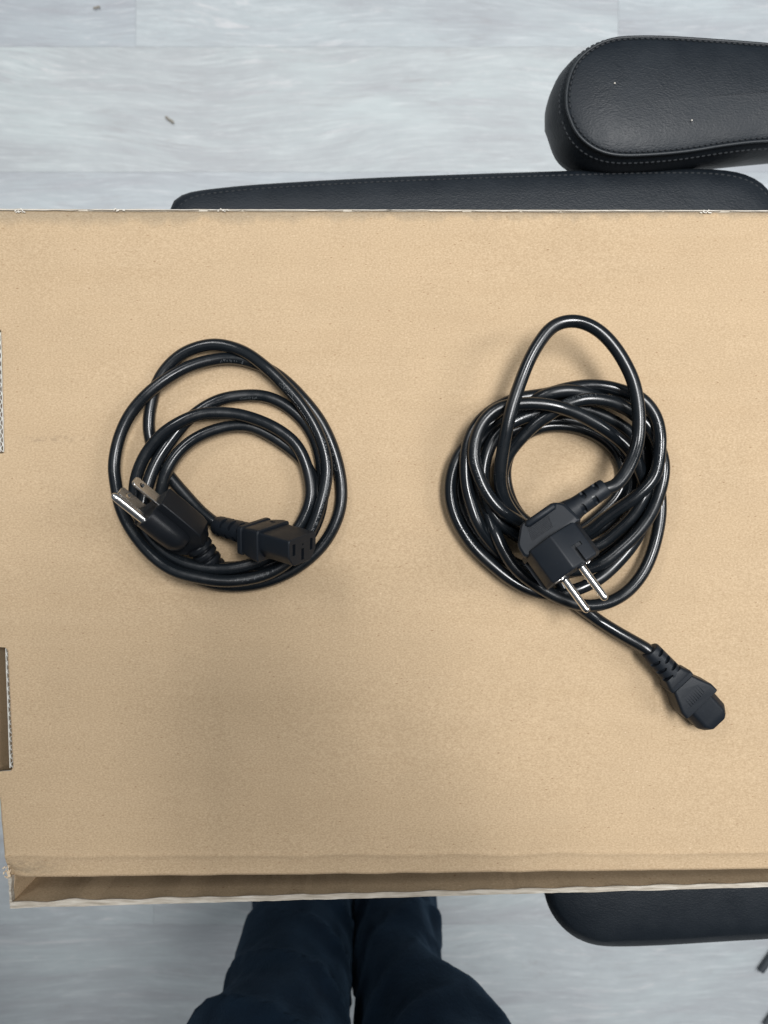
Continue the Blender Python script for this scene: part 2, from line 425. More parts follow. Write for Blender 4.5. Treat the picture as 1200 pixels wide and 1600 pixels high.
for (cx, cy, n) in ((31, 329.5, 9), (348, 328, 5), (1101, 331, 6), (186, 328, 3)):
    for k in range(n):
        p = P(cx + random.uniform(-8, 8), cy + random.uniform(-2, 2), TOP + .0006)
        box(bm, (0, 0, 0), (random.uniform(.0008, .0022), .0006, .0004), Matrix.Translation(p) @ Matrix.Rotation(random.uniform(-.9, .9), 4, 'Z'))
tag(from_bm('frayed_paper', bm, M_fray, boxo, False), kind='stuff')
rw0, rw1 = P(1262, 331, TOP), P(1262, 1383, TOP)
strip('right_wall', [rw0 + Vector((.0035, 0, 0)), rw1 + Vector((.0035, 0, 0))], [rw0 + Vector((.0005, 0, 0)), rw1 + Vector((.0005, 0, 0))], TOP - .001, BOT, M_in, boxo)
bm = bmesh.new(); box(bm, ((P(1262, 0, TOP).x + P(16, 0, TOP).x) / 2, (P(0, 329, TOP).y + P(0, 1409, TOP).y) / 2, BOT + .0015), (P(1262, 0, TOP).x - P(19, 0, TOP).x, P(0, 331, TOP).y - P(0, 1405, TOP).y, .003))
from_bm('bottom_panel', bm, M_in, boxo, False)
# torn fibres at the crushed corner
bm = bmesh.new()
for k in range(16):
    p = P(random.uniform(6, 18), random.uniform(1352, 1374), TOP - .0012)
    box(bm, (0, 0, 0), (random.uniform(.001, .0032), random.uniform(.0004, .0009), .0006), Matrix.Translation(p) @ Matrix.Rotation(random.uniform(0, 3), 4, 'Z') @ Matrix.Rotation(random.uniform(-.4, .4), 4, 'Y'))
tag(from_bm('torn_fibres', bm, mat_kraft('torn_kraft', (.66, .52, .36)), boxo, False), kind='stuff')

def corrugated(name, yA, yB, xa, xb, wpx, period):
    """standing board seen on its cut edge: two liners with the fluted medium between"""
    bm = bmesh.new(); zt = TOP - .0012
    n = int((yB - yA) / 1.0); flute = []; l1 = []; l2 = []
    for i in range(n + 1):
        t = i / n; py = yA + (yB - yA) * t; xc = xa + (xb - xa) * t + .35 * noise.noise(Vector((py * .05, 1, 1)))
        amp = (wpx / 2 - .9) * (1 + .12 * noise.noise(Vector((py * .1, 2, 1))))
        ph = 2 * math.pi * (py - yA) / period + .7 * noise.noise(Vector((py * .03, 5, 1)))
        xf = xc + amp * math.tanh(1.6 * math.sin(ph)) 
        def rg(x, hw):
            a = P(x - hw, py, zt); b = P(x + hw, py, zt)
            return [(a.x, a.y, zt - .0014), (a.x, a.y, zt), (b.x, b.y, zt), (b.x, b.y, zt - .0014)]
        flute.append(rg(xf, .62)); l1.append(rg(xc - wpx / 2, .5)); l2.append(rg(xc + wpx / 2, .42))
    for r in (flute, l1, l2): loft(bm, r)
    bk = [[(P(xa + (xb - xa) * t + wpx * .8, 0, zt).x, P(0, yA + (yB - yA) * t, zt).y, zz) for zz in (zt - .02, zt)] + [(P(xa + (xb - xa) * t + wpx * .6, 0, zt).x, P(0, yA + (yB - yA) * t, zt).y, zz) for zz in (zt, zt - .02)] for t in (0, 1)]
    loft(bm, bk)
    return from_bm(name, bm, NT('corrugated_medium', .9, (.62, .60, .55)).m, boxo, False)
corrugated('corrugated_flap', 1013, 1200, 12.0, 18.6, 6.4, 13.2)
corrugated('corrugated_flap', 519, 706, -2.0, 2.6, 5.6, 13.2)
# ------------------------------------------------------------------ office chair
chair = thing('office_chair', (.07, 0, 0), 'black leather office chair under the cardboard box with padded arms and seat', 'chair')

def outline(ctrl, n=160):
    c = list(ctrl); pts = catmull(np.array(c + [c[0]], float), 2.0)
    d = np.concatenate([[0], np.cumsum(np.linalg.norm(np.diff(pts, axis=0), axis=1))]); t = np.linspace(0, d[-1], n, endpoint=False)
    return np.stack([np.interp(t, d, pts[:, 0]), np.interp(t, d, pts[:, 1])], 1)
def world_ring(o, z): return np.array([list(P(a, b, z)) for a, b in o])
def inset_ring(r, d, dz):
    """move each point of a closed ring inward by d (world metres)"""
    nx = np.roll(r, -1, 0) - np.roll(r, 1, 0); nn = np.stack([-nx[:, 1], nx[:, 0]], 1); nn /= np.linalg.norm(nn, axis=1)[:, None] + 1e-9
    c = r.mean(0)
    s = np.sign(((c[:2] - r[:, :2]) * nn).sum(1)).sum(); s = 1 if s >= 0 else -1
    q = r.copy(); q[:, :2] += nn * d * s; q[:, 2] += dz
    for _ in range(int(2 + d * 200)): q[:, :2] = (np.roll(q[:, :2], 1, 0) + q[:, :2] * 2 + np.roll(q[:, :2], -1, 0)) / 4
    return q
def stitches(name, ring, parent, off=0.0, pitch=.0042, th=.00055, mat=None):
    bm = bmesh.new(); n = len(ring); seg = np.linalg.norm(np.roll(ring, -1, 0) - ring, axis=1); cum = np.concatenate([[0], np.cumsum(seg)])
    R = np.vstack([ring, ring[:1]]); L = cum[-1]; k = 0
    while (k + 1) * pitch < L:
        a = np.array([np.interp(k * pitch, cum, R[:, j]) for j in range(3)]); b = np.array([np.interp((k + .72) * pitch, cum, R[:, j]) for j in range(3)])
        d = Vector(b - a); M = Matrix.Translation((Vector(a) + Vector(b)) / 2 + Vector((0, 0, off))) @ d.to_track_quat('X', 'Z').to_matrix().to_4x4()
        loft(bm, [[(x, r * math.cos(q), r * .8 * math.sin(q)) for q in (0, 1.57, 3.14, 4.71)] for x, r in ((-d.length / 2, th * .4), (-d.length / 4, th), (d.length / 4, th), (d.length / 2, th * .4))], M=M)
        k += 1
    return tag(from_bm(name, bm, mat or M_thread, parent, True, 80), kind='stuff')
def tube_ring(name, ring, r, mat, parent, n=8):
    bm = bmesh.new(); vr = []; N = len(ring)
    for i in range(N):
        t = Vector(ring[(i + 1) % N] - ring[i - 1]).normalized(); s = t.cross(Vector((0, 0, 1))).normalized(); u = s.cross(t)
        vr.append([bm.verts.new(Vector(ring[i]) + s * r * math.cos(2 * math.pi * k / n) + u * r * math.sin(2 * math.pi * k / n)) for k in range(n)])
    for i in range(N):
        a, b = vr[i], vr[(i + 1) % N]
        for k in range(n): bm.faces.new((a[k], a[(k + 1) % n], b[(k + 1) % n], b[k]))
    return from_bm(name, bm, mat, parent, True, 80)

def pad(name, top_ctrl, bot_ctrl, ztop, zbot, parent, label, double_seam=True, bulge=.004, piped=True, dome=.004, mirror_seam=True):
    T = world_ring(outline(top_ctrl), ztop); B = world_ring(outline(bot_ctrl), zbot)
    rings = [inset_ring(B, .012, -.004), B]
    for t in (.2, .4, .6, .8):
        m = B + (T - B) * t; m = inset_ring(m, -bulge * math.sin(math.pi * t), 0); rings.append(m)
    rings.append(T)
    for d, h in ((.0018, .0012), (.0040, .0022), (.009, .0036), (.016, .0050), (.026, .0062), (.036, .0068)):
        rings.append(inset_ring(T, d, h * dome / .004))
    bm = bmesh.new(); vr = loft(bm, [[tuple(p) for p in r] for r in rings], cap=False)
    for r in (vr[0], vr[-1]):
        c = bm.verts.new(sum((v.co for v in r), Vector()) / len(r))
        for i in range(len(r)): bm.faces.new((r[i], r[(i + 1) % len(r)], c))
    o = from_bm(name, bm, M_leather, parent, True, 80); tag(o, label)
    if piped: tube_ring('piping', inset_ring(T, -.0003, .0004), .0012, M_piping, o)
    if double_seam: stitches('stitching', inset_ring(T, .0016, .0020), o)
    if double_seam: stitches('stitching', inset_ring(T + (B - T) * .16, -.0016 - bulge * .3, 0), o)
    return o
# arm pad beyond the box: seam outline and foot outline read at their own heights
topA = [(886, 172), (886, 141), (896, 106), (915, 83), (945, 66), (978, 60), (1042, 60), (1137, 66), (1200, 71), (1300, 79), (1420, 92), (1500, 120), (1520, 160), (1500, 205), (1420, 222), (1300, 220), (1200, 220), (1137, 226), (1073, 236), (1010, 241.5), (962, 241.5), (928, 231), (901, 207)]
botA = [(851, 205), (852, 172), (864, 141), (880, 120), (904, 99), (945, 84), (980, 79), (1042, 79), (1137, 86), (1200, 91), (1300, 98), (1400, 110), (1470, 135), (1490, 175), (1470, 215), (1400, 240), (1300, 248), (1200, 256), (1127, 263), (1050, 272), (980, 280), (915, 278), (872, 255)]
ZA = CAMZ - .560
padA = pad('armrest_pad', topA, botA, ZA, ZA - .048, chair, 'padded leather armrest on the far side of the box with a double stitched seam')
topB = [(860, 1360), (861, 1390), (869, 1419), (886, 1443), (908, 1460), (938, 1471), (966, 1471), (1033, 1469), (1133, 1463), (1200, 1459), (1300, 1452), (1420, 1440), (1490, 1415), (1510, 1370), (1480, 1320), (1400, 1305), (1300, 1303), (1180, 1302), (1073, 1298), (1000, 1292), (950, 1294), (905, 1310), (878, 1332)]
botB = [(846, 1345), (850, 1385), (858, 1415), (874, 1440), (896, 1459), (926, 1470), (958, 1473), (1030, 1471), (1130, 1465), (1200, 1461), (1300, 1450), (1400, 1430), (1460, 1405), (1480, 1360), (1450, 1310), (1380, 1285), (1290, 1276), (1180, 1270), (1073, 1262), (990, 1258), (930, 1262), (880, 1285), (855, 1315)]
ZB = BOT - .0065
padB = pad('armrest_pad', topB, [(a + 3 if a < 940 else a, b - 1) for a, b in botB], ZB - .0, ZB - .034, chair, 'padded leather armrest poking out below the near edge of the box', double_seam=False, piped=False)
for sgn, (cx, cy) in ((1, (1450, 150)), (-1, (1450, 1370))):
    p = P(cx, cy, .63); bm = bmesh.new()
    loft(bm, [ring_z(z, rpoly([(p.x - a, p.y - sgn * s - b), (p.x + a, p.y - sgn * s - b), (p.x + a, p.y - sgn * s + b), (p.x - a, p.y - sgn * s + b)], .006)) for z, a, b, s in ((.625, .05, .025, 0), (.60, .04, .018, 0), (.56, .035, .014, 0), (.54, .035, .016, .05), (.53, .035, .016, .06))])
    from_bm('armrest_support', bm, M_seatunder, chair)
# seat
seat = [(266, 327), (269, 317), (279, 308), (296, 300.5), (340, 294), (420, 287), (600, 277), (850, 268), (1000, 264), (1085, 263.5), (1140, 267), (1175, 277), (1200, 296), (1218, 330), (1228, 400), (1236, 800), (1228, 1230), (1205, 1290), (1140, 1325), (1000, 1338), (600, 1330), (330, 1318), (280, 1290), (258, 1230), (250, 800), (256, 400)]
ZS = BOT - .012
def scale_px(c, f): return [(600 + (a - 600) * f, 800 + (b - 800) * f) for a, b in c]
Sq = world_ring(outline(seat, 260), ZS)
T = inset_ring(Sq, .0055, 0.0058); rings = [inset_ring(Sq, .018, -.072), inset_ring(Sq, .004, -.066), inset_ring(Sq, .0, -.05), inset_ring(Sq, -.0005, -.03), inset_ring(Sq, 0, -.010), Sq, inset_ring(Sq, .0018, .0030), T, inset_ring(Sq, .0075, .0065), inset_ring(Sq, .012, .0082), inset_ring(Sq, .020, .0095), inset_ring(Sq, .035, .0105), inset_ring(Sq, .06, .011)]
bm = bmesh.new(); vr = loft(bm, [[tuple(p) for p in r] for r in rings], cap=False)
for r in (vr[0], vr[-1]):
    c = bm.verts.new(sum((v.co for v in r), Vector()) / len(r))
    for i in range(len(r)): bm.faces.new((r[i], r[(i + 1) % len(r)], c))
seat_o = from_bm('seat', bm, M_leather, chair, True, 80); tag(seat_o, 'wide stitched leather seat edge showing behind the far side of the box')
stitches('stitching', inset_ring(T, .0004, .0004), seat_o, pitch=.0046)
# what carries the seat
bm = bmesh.new(); loft(bm, [ring_z(z, circ(r, 24, .07, 0)) for z, r in ((.10, .03), (.30, .03), (.301, .02), (.53, .02), (.531, .09), (.57, .11))]); from_bm('gas_column', bm, M_seatunder, chair)
for k in range(5):
    a = k * 2 * math.pi / 5 + .3; M = Matrix.Translation((.07, 0, 0)) @ Matrix.Rotation(a, 4, 'Z'); bm = bmesh.new()
    loft(bm, [ring_x(x, rpoly(rect(w_, h_, 0, z_), .006)) for x, w_, h_, z_ in ((.0, .03, .02, .11), (.1, .025, .018, .10), (.26, .016, .011, .07))], M=M)
    leg = from_bm('base_leg', bm, M_seatunder, chair)
    bm = bmesh.new(); loft(bm, [[(.26 + .025 * math.cos(q) , y, .026 + .025 * math.sin(q)) for q in np.linspace(0, 6.283, 20, endpoint=False)] for y in (-.02, -.004, .004, .02)], M=M)
    from_bm('caster', bm, M_seatunder, leg)

# ------------------------------------------------------------------ connectors (local millimetres -> world)
MM = .001
def frame(cols, origin):
    x = Vector(cols[0]).normalized(); y = Vector(cols[1]); y = (y - x * y.dot(x)).normalized(); z = x.cross(y)
    M = Matrix((x, y, z)).transposed().to_4x4() * MM; M[3][3] = 1
    M.translation = origin; return M

def relief(x0, x1, r0, r1, M, parent, mat, nseg, style='slots', n=28, rz=.92, start=None):
    """strain relief: tapered sleeve, either slotted or ribbed"""
    bm = bmesh.new(); rings = []
    L = abs(x1 - x0); sg = 1 if x1 > x0 else -1
    if style == 'ribs':
        for i in range(nseg):
            a = x0 + sg * L * i / nseg; s = L / nseg * sg; r = r0 + (r1 - r0) * i / nseg
            for f, q in ((0, .74), (.22, .74), (.27, .97), (.40, 1.04), (.78, 1.04), (.92, .97), (.97, .74)):
                rings.append(ring_x(a + s * f, circ(r * q, n, rz=r * q * rz)))
        rings.append(ring_x(x1, circ(r1 * .7, n)))
    else:
        for f, q in ((0, 1), (.25, 1), (.5, 1), (.75, 1), (.93, 1), (.98, .95), (1, .84)):
            r = (r0 + (r1 - r0) * f) * q; rings.append(ring_x(x0 + sg * L * f, circ(r, n, rz=r * rz)))
    loft(bm, rings, M=M); o = from_bm('strain_relief', bm, mat, parent)
    if style == 'slots':
        cb = bmesh.new(); k = 0
        for i in range(nseg):
            for side in (0, 1):
                xx = x0 + sg * L * (.14 + (i + side * .5) / nseg * .80); r = (r0 + (r1 - r0) * abs(xx - x0) / L)
                for flip in (1, -1):
                    ang0 = (math.pi / 2 if flip == 1 else -math.pi / 2) + (-.72 if side else .72)
                    # slot that follows the sleeve: a bent bar
                    rg = []
                    for t in np.linspace(-.62, .62, 9):
                        q = ang0 + t; wd = L / nseg * .155 * math.sqrt(max(.12, 1 - (t / .64) ** 4)) 
                        rg.append([(xx - wd, r * .70 * math.cos(q), r * .70 * rz * math.sin(q)), (xx + wd, r * .70 * math.cos(q), r * .70 * rz * math.sin(q)),
                                   (xx + wd, r * 1.2 * math.cos(q), r * 1.2 * math.sin(q)), (xx - wd, r * 1.2 * math.cos(q), r * 1.2 * math.sin(q))])
                    loft(cb, rg, M=M)
        bool_cut(o, cb)
    return o

def c13(name, parent, M, Ls, grip, face_taper, relief_len, narrow, label, mat):
    W, H = 11.2, 7.6
    prof = [(-W, H), (-W, -H * .25), (-W * .62, -H), (W * .62, -H), (W, -H * .25), (W, H)]
    if face_taper: prof = [(-W, -H), (W, -H), (W, H * .35), (W * .66, H), (-W * .66, H), (-W, H * .35)]
    sh = rpoly(prof, 1.6, 3)
    bm = bmesh.new()
    fx = [(0, .93 if not face_taper else .60), (-.5, .985 if not face_taper else .66)]
    rings = [ring_x(0, sh, .95), ring_x(-.45, sh, 1.0)] if not face_taper else [[(0, p[0] * .66, p[1] * .9) for p in sh], [(-1.2, p[0] * .82, p[1] * .95) for p in sh], [(-4.2, p[0] * .985, p[1]) for p in sh], ring_x(-5.2, sh, 1.0)]
    rings.append(ring_x(-Ls - 1, sh, 1.0)); loft(bm, rings, M=M)
    g = []
    gw, gh = 12.9, 9.0
    for x, a, b in ((-Ls, gw - .6, gh - .6), (-Ls - .5, gw, gh), (-Ls - grip * .30, gw * .985, gh), (-Ls - grip * .65, gw * (.985 + narrow) / 2, gh * .94), (-Ls - grip, gw * narrow, gh * .84), (-Ls - grip - .4, gw * narrow - .8, gh * .84 - .8)):
        g.append(ring_x(x, rpoly(rect(a, b), 2.2, 4)))
    loft(bm, g, M=M)
    fl = -Ls - grip; fw = gw * narrow + 1.1
    loft(bm, [ring_x(x, rpoly(rect(a, b), 2.4, 4)) for x, a, b in ((fl - .3, fw - .7, 7.5), (fl - .8, fw, 8.2), (fl - 3.0, fw, 8.2), (fl - 3.8, fw - .7, 7.4), (fl - 7.5, 6.6, 5.9))], M=M)
    o = from_bm(name, bm, mat, parent, True, 28); tag(o, label)
    cb = bmesh.new()
    if not face_taper:
        for (y, z) in ((-7, 1.6), (7, 1.6), (0, -2.4)): box(cb, (0, y, z), (16, 2.2, 6.4), M)
        box(cb, (-1, 0, 3.1), (2.6, 1.0, 1.0), M)
    else:
        for k in range(8): box(cb, (-Ls - grip * .30 - 4.2 + k * .0, -5.6 + k * 1.6, gh), (9.5 - k * .2, .5, 1.1), M)
    if not face_taper: box(cb, (-Ls - grip * .55, 2, gh), (6.5, 9, 1.6), M)
    bool_cut(o, cb)
    if not face_taper:
        for (y, z) in ((-7, 1.6), (7, 1.6), (0, -2.4)):
            bm = bmesh.new(); box(bm, (-5.6, y, z), (3, 1.2, 4.8), M); from_bm('contact', bm, M_hole, o)
    relief(fl - 5, fl - 5 - relief_len, 7.0, 6.0, M, o, mat, 3)
    return o, M @ Vector((fl - 5 - relief_len + 1, 0, 0))

# ------------------------------------------------------------------ cable laying
RC = .0037
def lay(ctrl, start_pts, end_pts, log, cap=.0045, squash=.9):
    """ctrl rows: px, py, priority, wanted height (mm above the box, 0 = rest).  Heights are raised until no two runs cut each other."""
    rows_ = []
    for c in ctrl: rows_.append([c[0], c[1], c[2], (c[3] if len(c) > 3 else 3.5)])
    dense = catmull(np.array(rows_), 4.0)
    d = np.concatenate([[0], np.cumsum(np.linalg.norm(np.diff(dense[:, :2], axis=0), axis=1))]); n = int(d[-1] / 7.5)
    t = np.linspace(0, d[-1], n); S = np.stack([np.interp(t, d, dense[:, j]) for j in range(4)], 1)
    tgt = TOP + S[:, 3] * .001; pr = S[:, 2]; z = tgt.copy(); idx = np.arange(n)
    far = np.abs(idx[:, None] - idx[None, :]) > 7
    vis = pr >= 2.9
    for it in range(220):
        dep = CAMZ - z; x = (S[:, 0] - 600) / 1200 * dep; y = (800 - S[:, 1]) / 1200 * dep
        D2 = (x[:, None] - x) ** 2 + (y[:, None] - y) ** 2; R2 = (2 * RC * .97) ** 2
        near = far & (D2 < R2)
        req = np.sqrt(np.maximum(R2 - D2, 0))
        above = (pr[:, None] > pr[None, :]) | ((pr[:, None] == pr[None, :]) & (idx[:, None] > idx[None, :]))
        need = np.where(near & above & vis[:, None], z[None, :] + req * squash, -1).max(1)
        z2 = np.maximum(z, need); z2 = np.minimum(np.minimum(z2, z + .0010), np.maximum(tgt, TOP + .002 + cap * pr))
        sm_ = z2.copy()
        for _ in range(4): sm_[1:-1] = (sm_[:-2] + 2 * sm_[1:-1] + sm_[2:]) / 4
        z = np.maximum(np.maximum(sm_, tgt * .5 + sm_ * .5), TOP + RC)
        z[0], z[-1] = tgt[0], tgt[-1]
    log.append((round(float((z.max() - TOP) * 1000), 1), n))
    dep = CAMZ - z; hid = (S[:, 0] > 815) & (S[:, 0] < 905) & (S[:, 1] > 800) & (S[:, 1] < 905); z = np.where(hid & (pr < 6), np.minimum(z, TOP + .013), z)
    for _ in range(6): z[1:-1] = (z[:-2] + 2 * z[1:-1] + z[2:]) / 4
    dep = CAMZ - z; C = np.stack([(S[:, 0] - 600) / 1200 * dep, (800 - S[:, 1]) / 1200 * dep, z], 1)
    C = np.vstack([np.array([list(p) for p in start_pts]), C, np.array([list(p) for p in end_pts])]) if len(start_pts) else C
    for _ in range(3): C[1:-1] = (C[:-2] + 4 * C[1:-1] + C[2:]) / 6
    return C

def fine(C, step=.0016):
    dn = catmull(C, .0008); d = np.concatenate([[0], np.cumsum(np.linalg.norm(np.diff(dn, axis=0), axis=1))]); n = int(d[-1] / step)
    t = np.linspace(0, d[-1], n); return np.stack([np.interp(t, d, dn[:, j]) for j in range(3)], 1)
def frames(C):
    T = np.gradient(C, axis=0); T /= np.linalg.norm(T, axis=1)[:, None]
    S = np.cross(T, np.array([0, 0, 1.0])); S /= np.linalg.norm(S, axis=1)[:, None]; U = np.cross(S, T); return T, S, U
def tube(name, C, r, mat, parent, n=28):
    T, S, U = frames(C); q = np.linspace(0, 2 * math.pi, n, endpoint=False)
    rad = r * (1 + .004 * np.sin(np.arange(len(C)) * .05))
    V = C[:, None, :] + rad[:, None, None] * (np.cos(q)[None, :, None] * S[:, None, :] + np.sin(q)[None, :, None] * U[:, None, :])
    N = len(C); V = V.reshape(-1, 3); F = []
    for i in range(N - 1):
        for k in range(n): F.append((i * n + k, i * n + (k + 1) % n, (i + 1) * n + (k + 1) % n, (i + 1) * n + k))
    F.append(tuple(range(n))[::-1]); F.append(tuple((N - 1) * n + k for k in range(n)))
    me = bpy.data.meshes.new(name); me.from_pydata(V.tolist(), [], F); me.update()
    return link_mesh(name, me, mat, parent, True, 80)
def nearest(C, px, py):
    dep = CAMZ - C[:, 2]; X = 600 + C[:, 0] / dep * 1200; Y = 800 - C[:, 1] / dep * 1200
    dd = (X - px) ** 2 + (Y - py) ** 2; c = np.where(dd < 64)[0]
    return int(c[np.argmax(C[c, 2])]) if len(c) else int(np.argmin(dd))
def emboss_text(C, px, py, text, ang, size, parent, flip=1, gap=1.0):
    """raised lettering wrapped round the sheath"""
    cu = bpy.data.curves.new('lettering', 'FONT'); cu.body = text; cu.size = size; cu.extrude = .00005; cu.resolution_u = 2; cu.space_character = gap
    to = bpy.data.objects.new('t', cu); COL.objects.link(to); bpy.context.view_layer.update()
    me = bpy.data.meshes.new_from_object(to.evaluated_get(bpy.context.evaluated_depsgraph_get())); bpy.data.objects.remove(to)
    if not me.vertices: return
    T, S, U = frames(C); i0 = nearest(C, px, py); step = np.linalg.norm(C[1] - C[0])
    for v in me.vertices:
        s = i0 + flip * v.co.x / step; s = min(max(s, 0), len(C) - 1.001); a = int(s); f = s - a
        c = C[a] * (1 - f) + C[a + 1] * f; q = ang + flip * (-(v.co.y - size * .35) / RC)
        r = RC + .00006 + v.co.z
        p = c + r * (math.cos(q) * S[a] + math.sin(q) * U[a]); v.co = p
    me.materials.clear(); link_mesh('embossed_lettering', me, M_print, parent, False)
def emboss_marks(C, px, py, n, ang, parent, seed):
    """raised marks too small to read in the photograph"""
    rnd = random.Random(seed); bm = bmesh.new(); T, S, U = frames(C); i0 = nearest(C, px, py); s = float(i0)
    for k in range(n):
        if rnd.random() < .16: s += 1.0; continue
        s += .78
        for st in range(rnd.choice((2, 2, 3))):
            a = int(min(max(s + rnd.uniform(-.3, .3), 0), len(C) - 2)); f = rnd.random()
            q = ang + rnd.uniform(-.2, .2); c = Vector(C[a] * (1 - f) + C[a + 1] * f); nrm = Vector(math.cos(q) * S[a] + math.sin(q) * U[a]); t = Vector(T[a])
            side = nrm.cross(t); M = Matrix((t, side, nrm)).transposed().to_4x4(); M.translation = c + nrm * (RC + .00003)
            if rnd.random() < .5: box(bm, (0, 0, 0), (.0003, rnd.uniform(.0008, .0016), .0003), M @ Matrix.Rotation(rnd.uniform(-.3, .3), 4, 'Z'))
            else: box(bm, (0, 0, 0), (rnd.uniform(.0005, .0010), .0003, .0003), M @ Matrix.Rotation(rnd.uniform(-.3, .3), 4, 'Z'))
    return tag(from_bm('embossed_marks', bm, M_print, parent, False), kind='stuff')
LOG = []

# ------------------------------------------------------------------ left cord
left = thing('power_cord', P(360, 730, TOP), 'coiled black power cord on the left of the box with a flat-bladed three-pin plug', 'power cord', 'coiled power cords on the box')
Mn = frame([(-.638, .633, .439), (.76, .422, .495)], P(237, 790, TOP + .0335)) @ Matrix.Scale(1.06, 4)
bm = bmesh.new()
def nsec(x, wy, zb, zt, r=2.2): return ring_x(x, rpoly([(-wy, zb), (wy, zb), (wy, zt), (-wy, zt)], r, 4))
loft(bm, [nsec(0, 12.4, -6.6, 6.6, 1.2), nsec(-.5, 12.8, -7, 6.9, 1.2), nsec(-12, 13.0, -7.0, 7.0, 1.2), nsec(-25, 12.8, -7, 6.9, 1.2), nsec(-28.5, 12.0, -6.8, 6.6, 1.2), nsec(-32, 9.0, -6.2, 5.8, 1.4), nsec(-35, 6.6, -5.4, 5.2, 1.6)], M=Mn)
hump = []
for x, s, zc in ((0, .95, -8.2), (-.6, 1, -8.2), (-12, 1.03, -8.2), (-20, 1.0, -8.0), (-23.5, .93, -7.4), (-26, .78, -6.6), (-27.5, .5, -5.6), (-28, .2, -5)):
    hump.append(ring_x(x, circ(7.6 * s, 28, 0, zc, 7.2 * s)))
loft(bm, hump, M=Mn)
nplug = from_bm('wall_plug', bm, M_satin, left, True, 22); tag(nplug, 'black plug with two flat blades and a round earth pin lying across the left coil')
for y in (-6.35, 6.35):
    bm = bmesh.new()
    pts = [(-.5, -3.15), (16.2, -3.15), (17.4, -1.9), (17.4, 1.9), (16.2, 3.15), (-.5, 3.15)]
    rr = rpoly(pts, .5, 2)
    loft(bm, [[(p[0] * 1.0, y - .75, p[1]) for p in rpoly([(a * 1, b * .94) for a, b in pts], .5, 2)], [(p[0], y - .55, p[1]) for p in rr], [(p[0], y + .55, p[1]) for p in rr], [(p[0], y + .75, p[1]) for p in rpoly([(a * 1, b * .94) for a, b in pts], .5, 2)]], M=Mn)
    b = from_bm('blade', bm, M_nickel, nplug, True, 30)
    cb = bmesh.new(); loft(cb, [[(12.2 + 1.5 * math.cos(q), yy, 1.5 * math.sin(q)) for q in np.linspace(0, 6.283, 16, endpoint=False)] for yy in (y - 2, y + 2)], M=Mn); bool_cut(b, cb)
bm = bmesh.new(); loft(bm, [[(x, r * math.cos(q), -11.9 + r * math.sin(q)) for q in np.linspace(0, 6.283, 20, endpoint=False)] for x, r in ((-1, 2.4), (17.5, 2.4), (19.2, 2.25), (20.6, 1.7), (21.3, .9), (21.5, .2))], M=Mn)
from_bm('ground_pin', bm, M_nickel, nplug, True, 50)
# the boot bends a little away from the body axis
Mb = Mn @ Matrix.Translation((-33, 0, 0)) @ Matrix.Rotation(.16, 4, 'Z') @ Matrix.Rotation(-.16, 4, 'Y')
relief(0, -20, 7.4, 6.0, Mb, nplug, M_satin, 4, 'ribs', rz=1)
n_exit = Mb @ Vector((-19, 0, 0)); n_in = Mb @ Vector((-10, 0, 0))

